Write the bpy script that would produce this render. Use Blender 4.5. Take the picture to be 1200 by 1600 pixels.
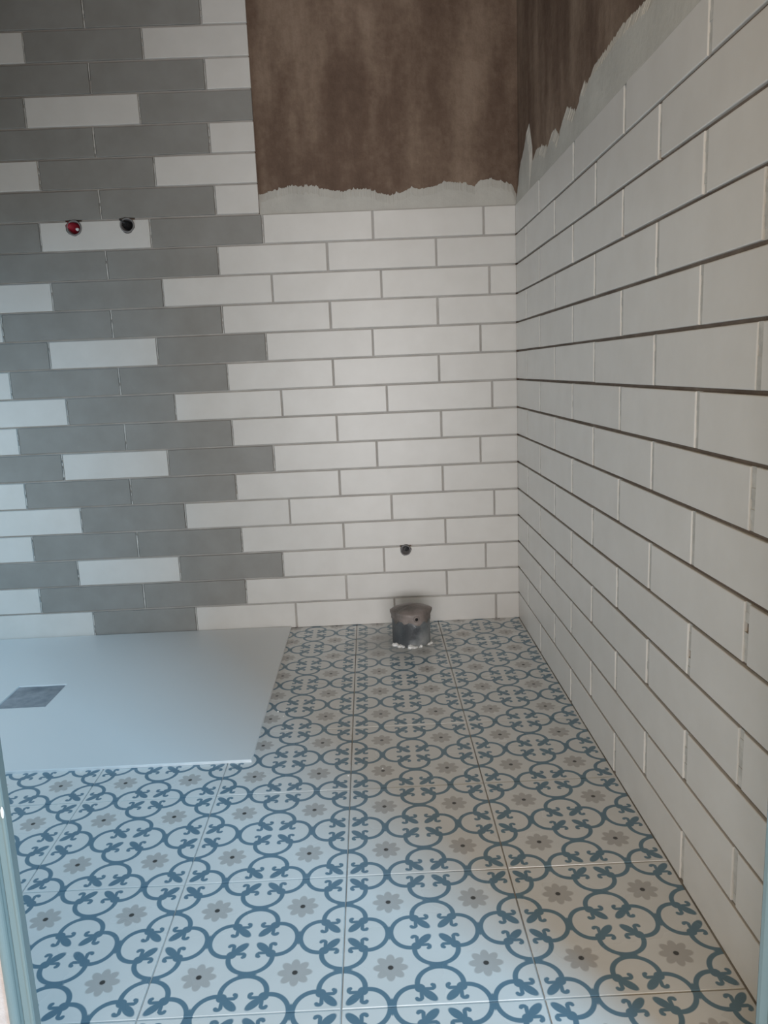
import bpy, bmesh, math, random
from mathutils import Matrix, Vector, noise
random.seed(7)
S = bpy.context.scene
for o in list(bpy.data.objects): bpy.data.objects.remove(o)

# ------------------------------------------------------------------ camera
def camera_matrix(yaw, pitch, roll, loc):
    R = (Matrix.Rotation(yaw, 3, 'Z') @ Matrix.Rotation(pitch, 3, 'X') @ Matrix.Rotation(roll, 3, 'Y'))
    r, f, u = R.col[0], R.col[1], R.col[2]
    M = Matrix(((r[0], u[0], -f[0], loc[0]), (r[1], u[1], -f[1], loc[1]), (r[2], u[2], -f[2], loc[2]), (0, 0, 0, 1)))
    return M
cd = bpy.data.cameras.new('camera'); cam = bpy.data.objects.new('camera', cd)
S.collection.objects.link(cam); S.camera = cam
cd.sensor_fit = 'VERTICAL'; cd.sensor_height = 36; cd.lens = 1193.99 * 36 / 1600
cd.clip_start = 0.02
cam.matrix_world = camera_matrix(-0.01366, -0.18385, 0.04143, (-0.42079, -2.18468, 0.74505))

# ------------------------------------------------------------------ light
S.view_settings.view_transform = 'Standard'; S.view_settings.look = 'None'
S.view_settings.gamma = 1; S.view_settings.use_curve_mapping = False
S.view_settings.exposure = 0.0
w = bpy.data.worlds.new('sky'); S.world = w; w.use_nodes = True
w.node_tree.nodes['Background'].inputs[0].default_value = (1.0, 0.68, 0.33, 1)
w.node_tree.nodes['Background'].inputs[1].default_value = 0.60

def area(name, loc, target, sx, sy, power, color):
    l = bpy.data.lights.new(name, 'AREA'); l.shape = 'RECTANGLE'; l.size = sx; l.size_y = sy
    l.energy = power; l.color = color
    o = bpy.data.objects.new(name, l); S.collection.objects.link(o); o.location = loc
    o.rotation_euler = (Vector(target) - Vector(loc)).to_track_quat('-Z', 'Y').to_euler()
    return o
area('hall_window', (-0.4, -4.4, 0.42), (-0.42, 0, 0.35), 2.2, 0.7, 63, (0.94, 0.96, 1.0))
area('hall_lamp', (-0.95, -4.6, 1.0), (-0.45, 0, 0.75), 1.3, 1.3, 8, (1.0, 0.97, 0.95))
area('stair_skylight', (1.45, -3.6, 3.5), (-0.75, -0.8, 0.0), 0.7, 0.7, 158, (0.32, 0.69, 1.0))
area('side_fill', (-2.05, -0.85, 0.5), (0, -0.7, 0.5), 0.6, 0.6, 5.0, (0.84, 0.95, 1.0))  # unseen fill light, added to brighten tray and right wall from the left

# ------------------------------------------------------------------ helpers
def link(o, parent=None):
    S.collection.objects.link(o)
    if parent is not None: o.parent = parent
    return o
def mesh_obj(name, verts, faces, mat, parent=None, smooth=False):
    me = bpy.data.meshes.new(name); me.from_pydata(verts, [], faces); me.validate(); me.update()
    if mat: me.materials.append(mat)
    if smooth: me.polygons.foreach_set('use_smooth', [True] * len(me.polygons))
    return link(bpy.data.objects.new(name, me), parent)
def bm_obj(name, bm, mat, parent=None, smooth=False):
    me = bpy.data.meshes.new(name); bm.normal_update(); bm.to_mesh(me); bm.free()
    if mat: me.materials.append(mat)
    if smooth: me.polygons.foreach_set('use_smooth', [True] * len(me.polygons))
    return link(bpy.data.objects.new(name, me), parent)
def box_data(x0, x1, y0, y1, z0, z1):
    v = [(x, y, z) for x in (x0, x1) for y in (y0, y1) for z in (z0, z1)]
    f = [(0, 1, 3, 2), (4, 6, 7, 5), (0, 4, 5, 1), (2, 3, 7, 6), (0, 2, 6, 4), (1, 5, 7, 3)]
    return v, f
def box(name, a, mat, parent=None):
    v, f = box_data(*a); return mesh_obj(name, v, f, mat, parent)
def tag(o, label, cat, group=None):
    o['label'] = label; o['category'] = cat
    if group: o['group'] = group
    return o
def struct(o): o['kind'] = 'structure'; return o
def empty(name, loc=(0, 0, 0)):
    o = bpy.data.objects.new(name, None); o.location = loc; o.empty_display_size = .05
    return link(o)
def lathe(prof, seg=32, jitter=0, close=True, seed=0):
    """prof = list of (r, z); returns verts, faces"""
    rnd = random.Random(seed); v = []; f = []
    for i, (r, z) in enumerate(prof):
        for k in range(seg):
            a = 2 * math.pi * k / seg; rr = r + rnd.uniform(-jitter, jitter)
            v.append((rr * math.cos(a), rr * math.sin(a), z + rnd.uniform(-jitter, jitter)))
    for i in range(len(prof) - 1):
        for k in range(seg):
            a, b = i * seg + k, i * seg + (k + 1) % seg
            f.append((a, b, b + seg, a + seg))
    if close:
        f.append(tuple(range(seg))[::-1]); f.append(tuple(range((len(prof) - 1) * seg, len(prof) * seg)))
    return v, f
_tiles = {}
def tile_mesh(name, w, h, t, b, mat):
    """rectangular tile centred on the origin in XZ, front face at y=0 facing -Y, back at y=t, arris rounded by b"""
    key = (name, round(w, 3), round(h, 3), mat.name)
    if key in _tiles: return _tiles[key]
    W, H = w / 2, h / 2; v = []
    for (iw, y) in ((0, t), (0, b), (b * .35, b * .35), (b * 1.2, 0)):
        v += [(-W + iw, y, -H + iw), (W - iw, y, -H + iw), (W - iw, y, H - iw), (-W + iw, y, H - iw)]
    f = [(3, 2, 1, 0)]
    for r in range(3):
        for k in range(4):
            a, c = r * 4 + k, r * 4 + (k + 1) % 4
            f.append((a, c, c + 4, a + 4))
    f.append((12, 13, 14, 15))
    me = bpy.data.meshes.new(name); me.from_pydata(v, [], f); me.update(); me.materials.append(mat)
    _tiles[key] = me
    return me

# ------------------------------------------------------------------ materials
class N:
    """tiny expression builder on shader math nodes"""
    def __init__(s, nt, sock): s.nt = nt; s.s = sock
    def _m(s, op, *a, clamp=False):
        n = s.nt.nodes.new('ShaderNodeMath'); n.operation = op; n.use_clamp = clamp
        for i, x in enumerate((s,) + a):
            if isinstance(x, N): s.nt.links.new(x.s, n.inputs[i])
            else: n.inputs[i].default_value = x
        return N(s.nt, n.outputs[0])
    def __add__(s, o): return s._m('ADD', o)
    def __sub__(s, o): return s._m('SUBTRACT', o)
    def __mul__(s, o): return s._m('MULTIPLY', o)
    def __truediv__(s, o): return s._m('DIVIDE', o)
    def abs(s): return s._m('ABSOLUTE')
    def max(s, o): return s._m('MAXIMUM', o)
    def min(s, o): return s._m('MINIMUM', o)
    def sqrt(s): return s._m('SQRT')
    def clamp(s): return s._m('ADD', 0.0, clamp=True)
    def rnd(s): return s._m('ROUND')
def length(a, b): return (a * a + b * b).sqrt()
def new_mat(name, base=(.5, .5, .5), rough=.5, spec=.5):
    m = bpy.data.materials.new(name); m.use_nodes = True; nt = m.node_tree
    b = nt.nodes['Principled BSDF']; b.inputs['Base Color'].default_value = (*base, 1)
    b.inputs['Roughness'].default_value = rough; b.inputs['Specular IOR Level'].default_value = spec
    return m, nt, b
def tex(nt, scale, detail=4, rough=.55, coord='Object', sc=(1, 1, 1), seed=0.0):
    tc = nt.nodes.new('ShaderNodeTexCoord'); mp = nt.nodes.new('ShaderNodeMapping')
    mp.inputs['Scale'].default_value = sc; mp.inputs['Location'].default_value = (seed, seed * 1.7, seed * .6)
    n = nt.nodes.new('ShaderNodeTexNoise'); n.inputs['Scale'].default_value = scale
    n.inputs['Detail'].default_value = detail; n.inputs['Roughness'].default_value = rough
    if coord == 'World':
        g = nt.nodes.new('ShaderNodeNewGeometry'); nt.links.new(g.outputs['Position'], mp.inputs[0])
    else: nt.links.new(tc.outputs[coord], mp.inputs[0])
    nt.links.new(mp.outputs[0], n.inputs['Vector'])
    return n.outputs['Fac']
def ramp(nt, fac, stops):
    r = nt.nodes.new('ShaderNodeValToRGB'); nt.links.new(fac, r.inputs[0])
    while len(r.color_ramp.elements) < len(stops): r.color_ramp.elements.new(.5)
    for e, (p, c) in zip(r.color_ramp.elements, stops): e.position = p; e.color = (*c, 1)
    return r.outputs[0]
def mix(nt, fac, a, b, mode='MIX'):
    n = nt.nodes.new('ShaderNodeMix'); n.data_type = 'RGBA'; n.blend_type = mode
    for i, x in ((0, fac), (6, a), (7, b)):
        if isinstance(x, N): x = x.s
        if isinstance(x, tuple): n.inputs[i].default_value = (*x, 1)
        elif isinstance(x, (int, float)): n.inputs[i].default_value = x
        else: nt.links.new(x, n.inputs[i])
    return n.outputs[2]
def bump(nt, b, h, strength, dist=.01):
    n = nt.nodes.new('ShaderNodeBump'); n.inputs['Strength'].default_value = strength
    n.inputs['Distance'].default_value = dist; nt.links.new(h, n.inputs['Height'])
    nt.links.new(n.outputs[0], b.inputs['Normal'])

def glazed(name, base, var, rough):
    m, nt, b = new_mat(name, base, rough)
    oi = nt.nodes.new('ShaderNodeObjectInfo')
    lo = tuple(c * (1 - var) for c in base); hi = tuple(min(1, c * (1 + var)) for c in base)
    c1 = ramp(nt, oi.outputs['Random'], [(0, lo), (1, hi)])
    c2 = mix(nt, .10, c1, ramp(nt, tex(nt, 14, 3, coord='World'), [(.3, (.45, .43, .40)), (.7, (.9, .9, .9))]), 'MIX')
    nt.links.new(c2, b.inputs['Base Color'])
    bump(nt, b, tex(nt, 9, 2, coord='World'), .12, .004)
    return m
WHITE = glazed('white_glazed_ceramic', (.71, .69, .66), .025, .38)
GREY = glazed('grey_matt_ceramic', (.245, .24, .225), .03, .5)

def earthy(name, stops, scale, rough=.9, b_str=.5, sc=(1, 1, 1), fine=60):
    m, nt, b = new_mat(name, (.5, .5, .5), rough, .2)
    a = N(nt, tex(nt, scale, 6, .6, sc=sc)); f = N(nt, tex(nt, fine, 5, .7, seed=3))
    k = a * .8 + f * .2
    nt.links.new(ramp(nt, k.s, stops), b.inputs['Base Color'])
    bump(nt, b, f.s, b_str, .004)
    return m
CEMENT = earthy('damp_brown_render', [(.36, (.105, .069, .051)), (.46, (.155, .104, .077)), (.53, (.215, .152, .113)), (.62, (.30, .222, .168))], 2.6, .85, .8, (2.2, 2.2, .55), 38)
ADHESIVE = earthy('pale_tile_adhesive', [(.3, (.48, .465, .43)), (.7, (.60, .585, .54))], 9, .85, .35)
BED_BACK = earthy('grey_joint_bed', [(.3, (.40, .38, .36)), (.55, (.50, .48, .46)), (.75, (.60, .58, .55))], 11, .9, .5)
BED_RIGHT = earthy('brown_joint_bed', [(.35, (.13, .10, .08)), (.6, (.22, .18, .15)), (.8, (.42, .38, .34))], 9, .9, .5)
FILLER = earthy('white_joint_adhesive', [(.3, (.42, .41, .39)), (.7, (.68, .67, .64))], 40, .9, .5)
PLASTER = earthy('pinkish_speckled_plaster', [(.3, (.50, .44, .42)), (.62, (.66, .60, .58)), (.75, (.85, .84, .83))], 40, .8, .6)
INNER = earthy('unpainted_plaster', [(.3, (.42, .35, .30)), (.7, (.55, .47, .41))], 4, .9, .3)
JOINT_FLOOR = earthy('floor_joint_grout', [(.35, (.30, .28, .27)), (.65, (.62, .62, .61))], 5, .8, .3)
def frame_mat():
    m, nt, b = new_mat('satin_aluminium_frame', (.21, .29, .31), .25)
    b.inputs['Metallic'].default_value = .1
    return m
FRAME = frame_mat()

# printed floor tile -------------------------------------------------
TF = 0.24274; CELL = TF / 2
def floor_mat():
    m, nt, b = new_mat('printed_floor_tile', (.7, .7, .7), .33)
    tc = nt.nodes.new('ShaderNodeTexCoord'); sp = nt.nodes.new('ShaderNodeSeparateXYZ')
    nt.links.new(tc.outputs['Object'], sp.inputs[0])
    px = N(nt, sp.outputs[0]) * (1 / CELL); py = N(nt, sp.outputs[1]) * (1 / CELL)
    qx = (px - px.rnd()).abs(); qy = (py - py.rnd()).abs()
    x = qx.max(qy); y = qx.min(qy)
    def inside(d, soft=.009): return (d * (-1 / soft) + .5).clamp()
    # lobe arc
    e = (length((x - .265) / .215, y / .235) - 1).abs() * .225
    arc = inside(e - .0265)
    arc = arc * inside((x - .215) * -1)
    # body and pointed petal along the diagonal
    s = (x + y) * .70711; t = (x - y) * .70711
    body = inside(length(s - .300, t) - .054)
    petal = inside((length((s - .168) / .098, t / .047) - 1) * .047)
    web = inside((length((x - .5) / .036, y / .10) - 1) * .036)
    # hook and curl
    ax, ay, bx, by = .195, .19, .195, .085
    h = ((y - ay) / (by - ay)).clamp()
    hook = inside(length(x - .200, (y - ay) - h * (by - ay)) - .021)
    curl = inside((length((x - .228) / .038, (y - .070) / .023) - 1) * .023)
    knob = inside(length(x - .250, y - .084) - .021)
    line = arc.max(body).max(petal).max(hook).max(curl).max(web).max(knob)
    # eight-petalled flower
    fx = px - px._m('FLOOR') - .5; fy = py - py._m('FLOOR') - .5
    r = length(fx, fy); th = fy._m('ARCTAN2', fx)
    R = ((th * 4)._m('COSINE')).abs() * .060 + .122
    flower = inside(r - R, .02)
    dot = inside(r - .030, .010)
    ring = inside((r - .060).abs() - .004, .012) * .35
    wear = N(nt, tex(nt, 22, 4, coord='World'))
    white = mix(nt, wear, (.66, .665, .655), (.74, .745, .74))
    blue = mix(nt, wear, (.105, .195, .265), (.14, .235, .30))
    c = mix(nt, flower, white, (.47, .46, .45))
    c = mix(nt, ring, c, (.5, .5, .5))
    c = mix(nt, dot, c, (.06, .06, .06))
    c = mix(nt, line, c, blue)
    # cement dust lying round the waste pipe
    g = nt.nodes.new('ShaderNodeNewGeometry'); s2 = nt.nodes.new('ShaderNodeSeparateXYZ'); nt.links.new(g.outputs['Position'], s2.inputs[0])
    wx, wy = N(nt, s2.outputs[0]), N(nt, s2.outputs[1])
    d = length(wx + .36, (wy + .16)) + wear * .10
    dust = ((d * -8.0) + 1.75).clamp() * .75
    c = mix(nt, dust, c, (.42, .42, .41))
    nt.links.new(c, b.inputs['Base Color'])
    ro = N(nt, tex(nt, 6, 3, coord='World')) * .2 + .18 + dust * .3
    nt.links.new(ro.s, b.inputs['Roughness'])
    return m
FLOORTILE = floor_mat()

# ------------------------------------------------------------------ setting
H = 0.0782; GAP = 0.0052; TT = 0.008            # wall tile course height, joint, thickness
WL = 0.3003
LEFT = -2.15
ceiling = struct(box('ceiling', (LEFT - .1, .12, -1.55, .12, 2.45, 2.55), INNER))
wall_left = struct(box('wall_left', (LEFT - .1, LEFT, -1.55, .1, -.05, 2.45), INNER))
# the front wall is splayed towards the room on the left of the opening
def prism(name, pts, z0, z1, mat, parent=None):
    n = len(pts); v = [(x, y, z0) for x, y in pts] + [(x, y, z1) for x, y in pts]
    f = [tuple(range(n))[::-1], tuple(range(n, 2 * n))] + [(i, (i + 1) % n, n + (i + 1) % n, n + i) for i in range(n)]
    return mesh_obj(name, v, f, mat, parent)
wall_front = struct(prism('wall_front', [(LEFT - .1, -1.62), (-.806, -1.52), (-.806, -1.512), (-.87, -1.42), (LEFT - .1, -1.42)], -.02, 2.45, PLASTER))
struct(prism('wall_front', [(-.806, -1.52), (.1, -1.52), (.1, -1.42), (-.806, -1.42)], 2.06, 2.45, PLASTER, wall_front))
bpy.data.objects['wall_front.001'].name = 'lintel'
del bpy.data.objects['lintel']['kind']
struct(prism('wall_front', [(.004, -1.56), (1.2, -1.56), (1.2, -1.66), (.004, -1.66)], -.02, 2.45, PLASTER, wall_front)).name = 'wall_return'
del bpy.data.objects['wall_return']['kind']
wall_right = struct(box('wall_right', (.010, .11, -1.56, .11, -.05, 2.45), CEMENT))
wall_back = struct(box('wall_back', (LEFT - .1, .010, .010, .11, -.05, 2.45), CEMENT))

# unseen frosted window added in the left wall around the side fill light
added_win = struct(empty('added_window_1', (LEFT + .02, -.85, .5)))
frost, _, _ = new_mat('frosted_pane', (.75, .8, .82), .6)
mesh_obj('pane', *box_data(-.018, -.010, -.33, .33, -.33, .33), frost, added_win)
for q in ((-.37, -.33, -.37, .37), (.33, .37, -.37, .37), (-.33, .33, -.37, -.33), (-.33, .33, .33, .37)):
    mesh_obj('frame_rail', *box_data(-.02, .02, *q), FRAME, added_win)

# joint beds behind the tiles
GREYEND = -.6945
TOPROW = 26
bed = mesh_obj('joint_bed', [(LEFT, .0055, 0), (0.0, .0055, 0), (0.0, .0055, 15 * H), (GREYEND - .002, .0055, 15 * H),
                             (GREYEND - .002, .0055, TOPROW * H), (LEFT, .0055, TOPROW * H)], [(0, 1, 2, 3, 4, 5)], BED_BACK, wall_back)
bed2 = mesh_obj('joint_bed', [(.0055, 0, 0), (.0055, -1.556, 0), (.0055, -1.556, 15 * H), (.0055, 0, 15 * H)], [(0, 1, 2, 3)], BED_RIGHT, wall_right)

# ---- back wall tiles: measured joints, colours from the tile left of the first joint on
rows = {
 1: ([-1.2636,-.9607,-.6643,-.3707,-.0679], 'WGWWWW'), 2: ([-1.4122,-1.108,-.8072,-.5109,-.2133], 'WGGWWW'),
 3: ([-1.2931,-.9956,-.6932,-.3962,-.0961], 'GWGWWW'), 4: ([-1.4138,-1.1117,-.8084,-.511,-.2132], 'WGGWWW'),
 5: ([-1.2658,-.9654,-.6636,-.3677,-.0687], 'WGWWWW'), 6: ([-1.4163,-1.1148,-.8128,-.5147,-.2164], 'WGGWWW'),
 7: ([-1.3012,-1.0005,-.6995,-.4043,-.1061], 'GWGWWW'), 8: ([-1.417,-1.115,-.8118,-.5145,-.2173], 'WGGWWW'),
 9: ([-1.2703,-.9667,-.6668,-.369,-.0701], 'WGWWWW'), 10: ([-1.4188,-1.1158,-.8128,-.517,-.2189], 'WGGWWW'),
 11: ([-1.3017,-1.0023,-.6999,-.4023,-.1006], 'GWGWWW'), 12: ([-1.4214,-1.12,-.8155,-.5169,-.2183], 'WGGWWW'),
 13: ([-1.2749,-.9721,-.6722,-.372,-.0731], 'WGWWWW'), 14: ([-1.4203,-1.1183,-.8141,-.5168,-.2182], 'WGGWWW'),
 15: ([-1.2882,-.9906,-.6879,-.3892,-.0865], 'GWGWWW'), 16: ([-1.4199,-1.1199,-.8107], 'WGGW'),
 17: ([-1.2725,-.9655], 'WGW'), 18: ([-1.4178,-1.1178,-.8133], 'WGGW'), 19: ([-1.291,-.9906], 'GWG'),
 20: ([-1.4123,-1.1123,-.8121], 'WGGW'), 21: ([-1.2742,-.968], 'WGW'), 22: ([-1.4122,-1.1122,-.8106], 'WGGW'),
 23: ([-1.291,-.9906], 'GWG'), 24: ([-1.4122,-1.1122,-.8106], 'WGGW'), 25: ([-1.2742,-.968], 'WGW'), 26: ([-1.4122,-1.1122,-.8106], 'WGGW')}
rnd = random.Random(3)
special = {}
fillers = ([], [])
def add_box(acc, a):
    v, f = box_data(*a); n = len(acc[0]); acc[0].extend(v); acc[1].extend(tuple(i + n for i in q) for q in f)
for r, (js, cols) in rows.items():
    end = .001 if r <= 15 else GREYEND
    js = list(js); cols = list(cols)
    while js[0] > LEFT + .02: js.insert(0, js[0] - WL); cols.insert(0, 'W')
    js[0] = LEFT + .001; edges = js + [end]; cols = cols[1:]
    for i in range(len(edges) - 1):
        a, b = edges[i], edges[i + 1]
        g1 = GAP / 2; g2 = GAP / 2 if b < end else 0
        wdt = b - a - g1 - g2
        if wdt < .01: continue
        c = cols[i]; mat = WHITE if c == 'W' else GREY
        dz = GAP / 2 - .0004 if r == 1 else 0
        me = tile_mesh('wall_tile', wdt, H - GAP + dz, TT, .0012, mat)
        o = link(bpy.data.objects.new('wall_tile', me), wall_back)
        o.location = ((a + g1 + b - g2) / 2 + rnd.uniform(-.0004, .0004), rnd.uniform(0, .0006), (r - .5) * H - dz / 2 + rnd.uniform(-.0003, .0003))
        o.rotation_euler = (rnd.uniform(-.004, .004), rnd.uniform(-.0012, .0012), rnd.uniform(-.002, .002))
        if c == 'G': o['label'] = 'grey matt wall tile'
        if r == 15 and a < -1.2 < b: special['white15'] = o
        if r == 16 and (a < -1.2 < b or a < -1.06 < b): special['above%d' % i] = o
        if (r in (4,)) and a < -.33 < b: special['r4'] = o
        if r == 3 and a < -.33 < b: special['r3'] = o
        # pale adhesive squeezed into the upright joints between grey tiles
        if i + 1 < len(cols) and 'G' in (cols[i], cols[i + 1]) and b < end:
            z = (r - 1) * H + GAP / 2; both = cols[i] == cols[i + 1] == 'G'
            n = 9
            for k in range(n):
                if rnd.random() < (.12 if both else .3): continue
                wd = rnd.uniform(.0012, .0021) if both else rnd.uniform(.001, .0018)
                zz = z + k * (H - GAP) / n
                add_box(fillers, (b - wd, b + wd, rnd.uniform(.0006, .002), .0056, zz, zz + (H - GAP) / n + .0005))
fl = mesh_obj('joint_filler', fillers[0], fillers[1], FILLER, wall_back); fl['kind'] = 'stuff'; fl['label'] = 'pale adhesive in upright joints'

# ---- right wall tiles
VG = .012; rfill = ([], [])
for r in range(1, 16):
    first = .13895 if r % 2 == 0 else .13895 + .15195
    ys = [.0002, first]
    while ys[-1] < 1.55: ys.append(ys[-1] + .3039)
    ys[-1] = 1.556
    for i in range(len(ys) - 1):
        a, b = ys[i], ys[i + 1]
        g1 = VG / 2 if i else 0; g2 = VG / 2
        wdt = b - a - g1 - g2
        if wdt < .012: continue
        dz = GAP / 2 - .0004 if r == 1 else 0
        if i + 2 < len(ys):
            for k in range(6):
                if rnd.random() < .985:
                    zz = (r - 1) * H + GAP / 2 + k * (H - GAP) / 6
                    add_box(rfill, (rnd.uniform(.0020, .0034), .0056, -b - VG / 2, -b + VG / 2, zz, zz + (H - GAP) / 6 + .0003))
        me = tile_mesh('wall_tile', wdt, H - GAP + dz, TT, .0012, WHITE)
        o = link(bpy.data.objects.new('wall_tile', me), wall_right)
        o.rotation_euler = (rnd.uniform(-.004, .004), rnd.uniform(-.001, .001), -math.pi / 2 + rnd.uniform(-.0015, .0015))
        o.location = (rnd.uniform(0, .0006), -(a + g1 + b - g2) / 2, (r - .5) * H - dz / 2 + rnd.uniform(-.0004, .0004))

rf = mesh_obj('joint_filler', rfill[0], rfill[1], FILLER, wall_right); rf['kind'] = 'stuff'; rf['label'] = 'white adhesive in upright joints'

# ---- adhesive smeared above the last course
def smear(name, prof, zb, to3, parent, label, zf=.0045, zback=.0102, amp=.004):
    pts = []
    for (s0, z0), (s1, z1) in zip(prof, prof[1:]):
        n = max(2, int(abs(s1 - s0) / .0015))
        for k in range(n):
            t = k / n; s = s0 + (s1 - s0) * t
            z = z0 + (z1 - z0) * t
            for q, fq in ((1, 70), (.9, 170), (.7, 420)): z += amp * q * (abs(noise.noise(Vector((s * fq, 3.1 + fq, 0)))) * 2 - .45)
            pts.append((s, z))
    pts.append(prof[-1])
    v = []; f = []
    for s, z in pts:
        v += [to3(s, zf, zb), to3(s, zf + .25 * (zback - zf), max(zb, z - .022)), to3(s, zf + .8 * (zback - zf), max(zb + .001, z - .006)), to3(s, zback, z)]
    for i in range(len(pts) - 1):
        for k in range(3): f.append((i * 4 + k, i * 4 + 4 + k, i * 4 + 5 + k, i * 4 + 1 + k))
    o = mesh_obj(name, v, f, ADHESIVE, parent); o['label'] = label
    return o
back_prof = [(-.6935,1.225),(-.664,1.233),(-.627,1.24),(-.603,1.247),(-.579,1.243),(-.549,1.244),(-.525,1.236),(-.489,1.229),(-.465,1.227),(-.44,1.231),(-.404,1.232),(-.374,1.22),(-.338,1.212),(-.313,1.217),(-.282,1.229),(-.252,1.226),(-.215,1.232),(-.191,1.242),(-.167,1.24),(-.136,1.236),(-.109,1.228),(-.093,1.243),(-.063,1.245),(-.033,1.236),(-.008,1.229),(.0045,1.203)]
smear('adhesive_smear', back_prof, 15 * H - .001, lambda s, d, z: (s, d, z), wall_back, 'pale adhesive band with a ragged upper edge')
right_prof = [(.009,1.198),(-.03,1.24),(-.048,1.275),(-.107,1.309),(-.139,1.336),(-.172,1.275),(-.178,1.216),(-.184,1.216),(-.205,1.250),(-.218,1.255),(-.26,1.25),(-.3,1.242),(-.338,1.226),(-.37,1.243),(-.41,1.247),(-.45,1.216),(-.480,1.245),(-.507,1.259),(-.576,1.23),(-.621,1.248),(-.63,1.263),(-.655,1.252),(-.703,1.269),(-.778,1.266),(-.844,1.273),(-.91,1.267),(-.985,1.259),(-1.1,1.266),(-1.25,1.258),(-1.4,1.27),(-1.555,1.262)]
smear('adhesive_smear', right_prof, 15 * H - .006, lambda s, d, z: (d, s, z), wall_right, 'pale adhesive band trowelled over the top course', zf=.0002)

# ---- floor
floor = struct(box('floor', (LEFT - .1, 1.2, -3.4, .1, -.10, -.0105), JOINT_FLOOR))
jb = mesh_obj('joint_bed', [(LEFT, -3.3, -.0022), (1.1, -3.3, -.0022), (1.1, .004, -.0022), (LEFT, .004, -.0022)], [(0, 1, 2, 3)], JOINT_FLOOR, floor)
FX0, FY0 = -.4854, -1.1556
_ft = {}
def floor_tile_mesh(x0, x1, y0, y1):
    key = tuple(round(a, 4) for a in (x0, x1, y0, y1))
    if key in _ft: return _ft[key]
    b = .0008; v = []
    for iw, z in ((0, -.0095), (0, -b), (b * .3, -b * .3), (b, 0)):
        v += [(x0 + iw, y0 + iw, z), (x1 - iw, y0 + iw, z), (x1 - iw, y1 - iw, z), (x0 + iw, y1 - iw, z)]
    f = [(3, 2, 1, 0)]
    for r in range(3):
        for k in range(4): f.append((r * 4 + k, r * 4 + (k + 1) % 4, r * 4 + (k + 1) % 4 + 4, r * 4 + k + 4))
    f.append((12, 13, 14, 15))
    me = bpy.data.meshes.new('floor_tile'); me.from_pydata(v, [], f); me.update(); me.materials.append(FLOORTILE)
    _ft[key] = me; return me
g = .0011
for i in range(-7, 6):
    for j in range(-8, 6):
        cx, cy = FX0 + (i + .5) * TF, FY0 + (j + .5) * TF
        x0, x1, y0, y1 = -TF / 2 + g, TF / 2 - g, -TF / 2 + g, TF / 2 - g
        if cy + TF / 2 > 0: y1 = min(y1, .004 - cy)
        if cx - TF / 2 < LEFT: x0 = max(x0, LEFT + .001 - cx)
        if cy > -1.55 and cx > 0: continue
        if cy + TF / 2 > -1.56 and cx > 0: y1 = min(y1, -1.665 - cy)
        if cx + TF / 2 > 0 and cx < 0: x1 = min(x1, .004 - cx)
        if y1 - y0 < .01 or x1 - x0 < .01: continue
        if cx + TF / 2 < -.73 and cy - TF / 2 > -.78: continue      # under the tray
        o = link(bpy.data.objects.new('floor_tile', floor_tile_mesh(x0, x1, y0, y1)), floor)
        o.location = (cx, cy, rnd.uniform(-.0003, .0003))

# ------------------------------------------------------------------ door frame
door = struct(empty('door_1', (-.42, -1.53, 0)))
def rail(name, prof, z0, z1, parent, off):
    """upright extrusion of a profile given in plan (x, y)"""
    pts = [(x - off[0], y - off[1]) for x, y in prof]
    return prism(name, pts, z0, z1, FRAME, parent)
off = (-.42, -1.53)
def arc_pts(cx, cy, r, a0, a1, n=8): return [(cx + r * math.cos(math.radians(a0 + (a1 - a0) * k / n)), cy + r * math.sin(math.radians(a0 + (a1 - a0) * k / n))) for k in range(n + 1)]
# left upright: a round bead beside a flat lip
left = [(-.806, -1.500)] + [(-.806, -1.520)] + arc_pts(-.7985, -1.522, .0055, 180, 360, 10) + [(-.7915, -1.519), (-.7905, -1.521), (-.7835, -1.5215), (-.7825, -1.5235), (-.7805, -1.5235), (-.7795, -1.522), (-.7795, -1.512), (-.786, -1.500)]
rail('jamb', left, 0, 2.06, door, off)
right = [(.003, -1.56)] + [(-.044, -1.56)] + [(-.050, -1.556), (-.0515, -1.550), (-.0515, -1.512), (-.047, -1.508), (-.0435, -1.512), (-.0435, -1.525), (-.030, -1.5252), (.003, -1.525)]
right = [(.003, -1.56), (-.030, -1.56)] + arc_pts(-.030, -1.548, .009, 270, 180, 5) + [(-.040, -1.530), (-.042, -1.520), (-.0505, -1.5205), (-.0520, -1.517), (-.0505, -1.5135), (-.030, -1.5135), (.003, -1.5135)]
rail('jamb', right, 0, 2.06, door, off)
mesh_obj('head', *box_data(-.386, .42, -.012, .03, 2.035, 2.06), FRAME, door)
ch = bmesh.new(); bmesh.ops.create_icosphere(ch, subdivisions=2, radius=1)
for v in ch.verts: v.co *= 1 + .25 * noise.noise(v.co * 2.1)
bmesh.ops.scale(ch, vec=(.0016, .0012, .006), verts=ch.verts)
pm, nt_, b_ = new_mat('white_plaster_blob', (.85, .85, .84), .7)
c_ = bm_obj('plaster_splash', ch, pm, door); c_.location = (-.7808 + .42, -1.5245 + 1.53, .352); c_['label'] = 'white plaster splash'

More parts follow.
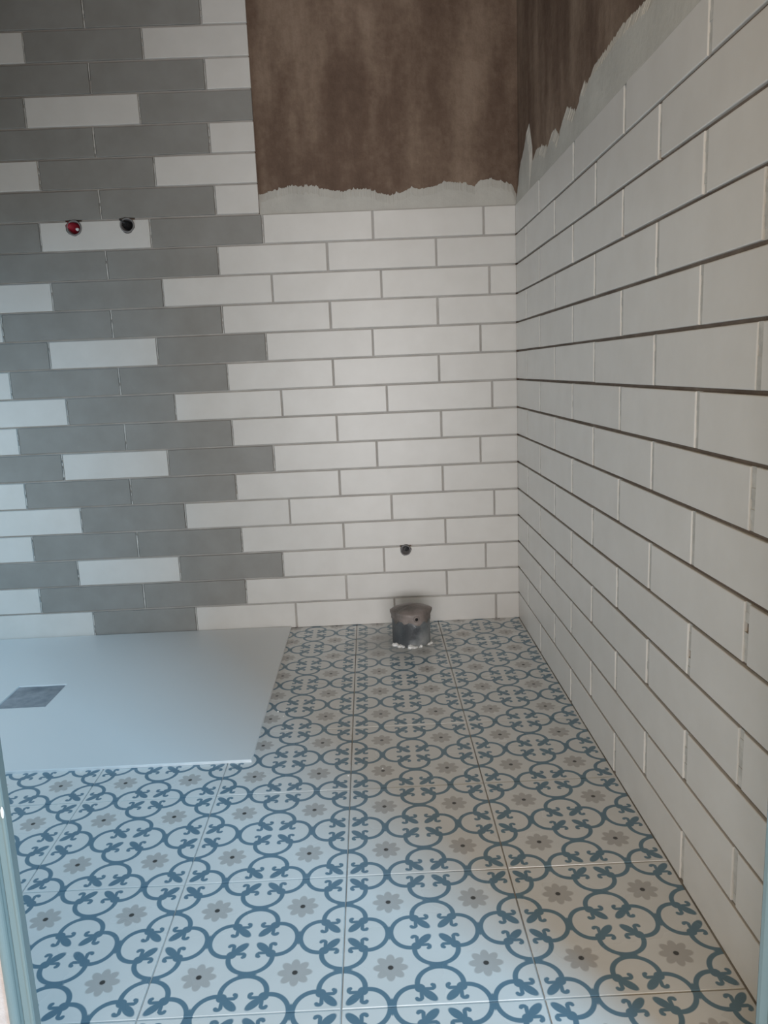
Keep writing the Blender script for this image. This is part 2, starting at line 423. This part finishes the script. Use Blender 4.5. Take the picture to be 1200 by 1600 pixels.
# ------------------------------------------------------------------ shower tray
def tray_mat():
    m, nt, b = new_mat('matt_white_resin', (.73, .75, .76), .38)
    bump(nt, b, tex(nt, 260, 2, coord='World'), .12, .001)
    return m
TRAY = tray_mat()
tray = tag(empty('shower_tray', (-1.4, -.4, 0)), 'flat matt white resin shower tray laid flush along the back wall', 'shower tray')
TX0, TX1, TY0, TY1, TZ = LEFT + .003, -.681, -.797, -.0035, .006
DX0, DX1, DY0, DY1 = -1.325, -1.205, -.500, -.368
xs = [TX0, DX0, DX1, TX1]; ys = [TY0, DY0, DY1, TY1]
def tray_body():
    v, f = [], []
    def P(x, y, z): v.append((x + 1.4, y + .4, z)); return len(v) - 1
    top = [[P(min(max(x, TX0 + .001), TX1 - .001), min(max(y, TY0 + .001), TY1 - .001), TZ) for x in xs] for y in ys]
    for j in range(3):
        for i in range(3):
            if (i, j) == (1, 1): continue
            f.append((top[j][i], top[j][i + 1], top[j + 1][i + 1], top[j + 1][i]))
    # recess of the drain
    lo = [P(x, y, .0012) for x, y in ((DX0 + .002, DY0 + .002), (DX1 - .002, DY0 + .002), (DX1 - .002, DY1 - .002), (DX0 + .002, DY1 - .002))]
    up = [top[1][1], top[1][2], top[2][2], top[2][1]]
    for k in range(4): f.append((up[k], up[(k + 1) % 4], lo[(k + 1) % 4], lo[k]))
    f.append(tuple(lo))
    rim = [top[0][0], top[0][1], top[0][2], top[0][3], top[1][3], top[2][3], top[3][3], top[3][2], top[3][1], top[3][0], top[2][0], top[1][0]]
    mid = []; bot = []
    for q in rim:
        x, y = v[q][0] - 1.4, v[q][1] - .4
        X = TX0 if x < TX0 + .01 else TX1 if x > TX1 - .01 else x
        Y = TY0 if y < TY0 + .01 else TY1 if y > TY1 - .01 else y
        mid.append(P(X, Y, TZ - .0012)); bot.append(P(X, Y, .0004))
    n = len(rim)
    for k in range(n):
        f.append((rim[k], mid[k], mid[(k + 1) % n], rim[(k + 1) % n])); f.append((mid[k], bot[k], bot[(k + 1) % n], mid[(k + 1) % n]))
    f.append(tuple(bot))
    o = mesh_obj('tray_body', v, f, TRAY, tray)
    bm = bmesh.new(); bm.from_mesh(o.data); bmesh.ops.recalc_face_normals(bm, faces=bm.faces); bm.to_mesh(o.data); bm.free()
tray_body()
fm, nt, b = new_mat('clouded_steel_plate', (.30, .33, .37), .35)
b.inputs['Metallic'].default_value = .25
nt.links.new(ramp(nt, tex(nt, 22, 4, seed=2), [(.3, (.17, .20, .24)), (.5, (.27, .30, .34)), (.7, (.40, .42, .47))]), b.inputs['Base Color'])
bump(nt, b, tex(nt, 30, 3, seed=2), .5, .004)
def grid_plate(nx, ny, sx, sy, fz):
    v = [(-sx / 2 + sx * i / nx, -sy / 2 + sy * j / ny, fz(i / nx, j / ny)) for j in range(ny + 1) for i in range(nx + 1)]
    f = [(j * (nx + 1) + i, j * (nx + 1) + i + 1, (j + 1) * (nx + 1) + i + 1, (j + 1) * (nx + 1) + i) for j in range(ny) for i in range(nx)]
    return v, f
v, f = grid_plate(14, 14, DX1 - DX0 - .006, DY1 - DY0 - .006, lambda a, c: .0038 + .0012 * noise.noise(Vector((a * 3, c * 3, 1))))
dr = mesh_obj('drain_cover', v, f, fm, tray, True); dr.location = ((DX0 + DX1) / 2 + 1.4, (DY0 + DY1) / 2 + .4, 0); dr['label'] = 'cloudy grey square drain cover'
# raised rim at the near side of the recess
rb = box('drain_rim', (-.0585, .0585, -.0017, .0017, .001, .0066), fm, tray); rb.location = ((DX0 + DX1) / 2 + 1.4, DY0 + .003 + .4, 0)

# ------------------------------------------------------------------ waste pipe
def pipe_mats():
    m, nt, b = new_mat('grey_waste_pipe_plastic', (.2, .2, .2), .45)
    n1 = tex(nt, 14, 5, .6, seed=5)
    c = ramp(nt, n1, [(.36, (.055, .062, .072)), (.5, (.16, .175, .185)), (.62, (.25, .26, .265)), (.74, (.38, .38, .37))])
    c2 = ramp(nt, tex(nt, 55, 4, .6, seed=8), [(.66, (0, 0, 0)), (.72, (1, 1, 1))])
    c = mix(nt, c2, c, (.62, .62, .62))
    # broad, noise-broken darkening towards the left of the front
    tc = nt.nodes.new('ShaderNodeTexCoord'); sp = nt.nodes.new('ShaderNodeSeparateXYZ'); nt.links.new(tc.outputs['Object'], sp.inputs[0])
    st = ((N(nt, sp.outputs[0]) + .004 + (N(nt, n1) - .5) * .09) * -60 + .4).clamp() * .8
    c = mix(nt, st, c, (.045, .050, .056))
    nt.links.new(c, b.inputs['Base Color']); bump(nt, b, tex(nt, 60, 3), .4, .003)
    m2, nt, b = new_mat('crumpled_brown_tape', (.3, .25, .23), .45)
    nt.links.new(ramp(nt, tex(nt, 16, 4, seed=1), [(.38, (.12, .105, .095)), (.5, (.20, .168, .155)), (.66, (.29, .25, .235))]), b.inputs['Base Color'])
    bump(nt, b, tex(nt, 35, 3), .8, .006)
    return m, m2
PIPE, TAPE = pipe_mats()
PX, PY, PR = -.331, -.158, .0525
pipe = tag(empty('waste_pipe', (PX, PY, 0)), 'upright grey waste pipe stub capped with brown tape, rising from patterned floor', 'pipe')
v, f = lathe([(PR, .0), (PR, .03), (PR, .06), (PR, .088), (PR - .003, .089), (PR - .003, .04)], 40, 0, False)
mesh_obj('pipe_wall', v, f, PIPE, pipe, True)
# crumpled tape bag over the top
bm = bmesh.new(); seg = 48; rings = []
prof = [(PR + .0010, .066), (PR + .0018, .072), (PR + .0020, .080), (PR + .0028, .088), (PR + .0025, .0935), (PR - .004, .096), (.040, .0975), (.026, .101), (.012, .104), (.001, .105)]
for i, (r, z) in enumerate(prof):
    ring = []
    for k in range(seg):
        a = 2 * math.pi * k / seg; t = i / (len(prof) - 1)
        d = noise.noise(Vector((math.cos(a) * 1.8, math.sin(a) * 1.8, z * 40)))
        rr = r + d * .0018 * (1 if i < 6 else .5)
        zz = z + (d * .003 if i >= 3 else 0)
        if i == 0: zz += .016 * noise.noise(Vector((math.cos(a) * 2.5, math.sin(a) * 2.5, 4)))
        for ea, eh in ((math.radians(185), .006), (math.radians(-8), .007)):   # two folded corners
            wgt = math.exp(-(((a - ea + math.pi) % (2 * math.pi) - math.pi) / .22) ** 2)
            if 3 <= i <= 5: rr += eh * wgt * .6; zz += eh * wgt * .5
        ring.append(bm.verts.new((rr * math.cos(a), rr * math.sin(a), zz)))
    rings.append(ring)
for i in range(len(rings) - 1):
    for k in range(seg): bm.faces.new((rings[i][k], rings[i][(k + 1) % seg], rings[i + 1][(k + 1) % seg], rings[i + 1][k]))
bm.faces.new(rings[-1])
cap = bm_obj('tape_cap', bm, TAPE, pipe, True); cap['label'] = 'crumpled brown tape cap'
# puckered knot with a dark hole in the front of the tape
dk, _, _ = new_mat('dark_hollow', (.012, .011, .010), .9)
v, f = lathe([(.0100, -.001), (.0088, .0035), (.0060, .0050), (.0042, .0040), (.0038, -.001)], 18, .0005, False, 4)
kn = mesh_obj('tape_pucker', v, f, TAPE, pipe, True); kn.rotation_euler = (math.radians(90), 0, math.radians(12)); kn.location = (.0125, -.0515, .0795)
v, f = lathe([(.0042, 0), (.0040, .0012)], 14, 0, True)
kh = mesh_obj('tape_hole', v, f, dk, pipe); kh.rotation_euler = (math.radians(90), 0, math.radians(12)); kh.location = (.0132, -.0560, .0795)
# white plaster at the foot
crumbs = bmesh.new()
rr = random.Random(11)
for k in range(26):
    a = math.radians(rr.uniform(205, 335)); d = PR + rr.uniform(-.001, .006); s = rr.uniform(.003, .0065) * (1.7 if k % 5 == 0 else 1)
    mtx = Matrix.Translation((d * math.cos(a), d * math.sin(a), s * .25)) @ Matrix.Rotation(rr.uniform(0, 3), 4, 'Z') @ Matrix.Diagonal((s * rr.uniform(.8, 1.6), s * .8, s * rr.uniform(.4, .9), 1))
    bmesh.ops.create_icosphere(crumbs, subdivisions=1, radius=1, matrix=mtx)
pf = bm_obj('foot_plaster', crumbs, pm, pipe); pf['kind'] = 'stuff'; pf['label'] = 'white plaster crumbs round the foot'

# ------------------------------------------------------------------ holes in the tiling with their pipe ends
def cut(targets, x, z, r, depth, wob=.08, seed=1):
    rd = random.Random(seed); n = 22; v = []
    rad = [r * (1 + rd.uniform(-wob, wob)) for _ in range(n)]
    for y in (-.02, depth):
        for k in range(n):
            a = 2 * math.pi * k / n; v.append((x + rad[k] * math.cos(a), y, z + rad[k] * math.sin(a)))
    f = [tuple(range(n)), tuple(range(n, 2 * n))[::-1]] + [(k, n + k, n + (k + 1) % n, (k + 1) % n) for k in range(n)]
    c = mesh_obj('cutter', v, f, None)
    for t in targets:
        md = t.modifiers.new('hole', 'BOOLEAN'); md.operation = 'DIFFERENCE'; md.object = c; md.solver = 'EXACT'
    bpy.context.view_layer.update()
    dg = bpy.context.evaluated_depsgraph_get()
    for t in targets:
        me = bpy.data.meshes.new_from_object(t.evaluated_get(dg)); me.name = t.data.name
        t.modifiers.clear(); t.data = me
    bpy.data.objects.remove(c, do_unlink=True)
# joint bed needs thickness to be cut cleanly
for x, z, r, sd in ((-.332, .223, .0165, 2), (-1.196, 1.156, .0215, 3), (-1.052, 1.157, .0205, 4)):
    tl = [o for o in wall_back.children if o.name.startswith('wall_tile') and abs(o.location.z - z) < H / 2 + r and abs(o.location.x - x) < .15 + r]
    cut(tl + [wall_back], x, z, r, .055, seed=sd)
# the bed sheet: rebuilt around the three holes by the same cutters
for x, z, r, sd in ((-.332, .223, .0165, 2), (-1.196, 1.156, .0215, 3), (-1.052, 1.157, .0205, 4)):
    bm = bmesh.new(); bm.from_mesh(bed.data)
    s = r * 1.02
    for co, no in (((x - s, 0, 0), (1, 0, 0)), ((x + s, 0, 0), (1, 0, 0)), ((0, 0, z - s), (0, 0, 1)), ((0, 0, z + s), (0, 0, 1))):
        bmesh.ops.bisect_plane(bm, geom=bm.verts[:] + bm.edges[:] + bm.faces[:], plane_co=co, plane_no=no)
    kill = [fc for fc in bm.faces if abs(fc.calc_center_median().x - x) < s and abs(fc.calc_center_median().z - z) < s]
    bmesh.ops.delete(bm, geom=kill, context='FACES'); bm.to_mesh(bed.data); bm.free()

brass, _, bb = new_mat('dull_brass', (.35, .30, .22), .45); bb.inputs['Metallic'].default_value = .6
grp, _, _ = new_mat('grey_plastic_sleeve', (.22, .21, .21), .6)
redm, _, _ = new_mat('red_plastic', (.36, .012, .03), .4)
blk, _, _ = new_mat('black_plastic', (.02, .02, .022), .45)
def stub(name, x, z, label, R, sleeve, sleeve_name='sleeve'):
    t = tag(empty(name, (x, .02, z)), label, 'pipe')
    v, f = lathe([(R, -.028), (R, .0215), (R - .0015, .0225), (R * .84, .0225), (R * .80, .021), (R * .80, -.012), (.0005, -.012)], 28, 0, False)
    o = mesh_obj(sleeve_name, v, f, sleeve, t, True); o.rotation_euler = (math.radians(90), 0, 0)
    return t
t = stub('inlet_pipe', -.332, .222, 'small round water inlet low on the white tiles above the waste pipe', .0158, grp)
v, f = lathe([(.0085, 0), (.0080, .004), (.004, .005)], 6, 0, True)
o = mesh_obj('valve_core', v, f, blk, t); o.rotation_euler = (math.radians(90), .5, .2); o.location = (.002, .004, -.001)
t = stub('supply_pipe', -1.195, 1.155, 'supply pipe end with a red plug in the white tile of the shower wall', .0205, grp)
v, f = lathe([(.0155, -.01), (.0155, .004), (.0140, .014), (.0105, .026), (.008, .030), (.0015, .031)], 20, .0002, True)
o = mesh_obj('plug', v, f, redm, t, True); o['label'] = 'red plug'; o.rotation_euler = (math.radians(78), math.radians(0), math.radians(-28)); o.location = (-.004, .006, .003)
v, f = lathe([(.0045, 0), (.004, .004), (.001, .005)], 10, .0004, True)
o = mesh_obj('plaster_dab', v, f, pm, t, True); o.rotation_euler = (math.radians(90), 0, 0); o.location = (.0085, -.018, -.004)
t = stub('supply_pipe', -1.052, 1.157, 'supply pipe end with a black plug, right of the red-plugged one', .0195, grp)
v, f = lathe([(.0125, -.01), (.0125, .004), (.011, .014), (.008, .023), (.002, .024)], 8, .0006, True, seed=3)
o = mesh_obj('plug', v, f, blk, t); o['label'] = 'black plug'; o.rotation_euler = (math.radians(80), 0, math.radians(-20)); o.location = (-.002, .006, .002)
tail = bmesh.new(); bmesh.ops.create_cone(tail, cap_ends=True, segments=8, radius1=.003, radius2=.0018, depth=.016)
o = bm_obj('plug_tab', tail, blk, t); o.rotation_euler = (.3, math.radians(-55), 0); o.location = (-.0125, -.0215, .0105)

# ------------------------------------------------------------------ crumbs of mortar on the floor
proto = None
spots = [(-.655, -.575, .006, 'white mortar crumb on the floor against the tray edge'), (-.640, -.600, .004, 'tiny mortar crumb beside the larger one by the tray'),
         (-.49, -.865, .0045, 'tiny white mortar crumb near the middle floor joint'), (-.425, -.845, .004, 'tiny mortar crumb right of the middle floor joint'),
         (-.995, -1.372, .003, 'tiny white mortar crumb on a flower at the left of the floor')]
for x, y, s, lab in spots:
    if proto is None:
        bm = bmesh.new(); bmesh.ops.create_icosphere(bm, subdivisions=1, radius=1)
        for v_ in bm.verts: v_.co *= 1 + .3 * noise.noise(v_.co * 1.7 + Vector((4, 2, 1)))
        proto = bm_obj('mortar_crumb', bm, pm); o = proto
    else: o = link(proto.copy())
    o.location = (x, y, s * .22); o.scale = (s * .5, s * .4, s * .25); o.rotation_euler = (0, 0, x * 40)
    tag(o, lab, 'crumb', 'mortar crumbs on the floor')
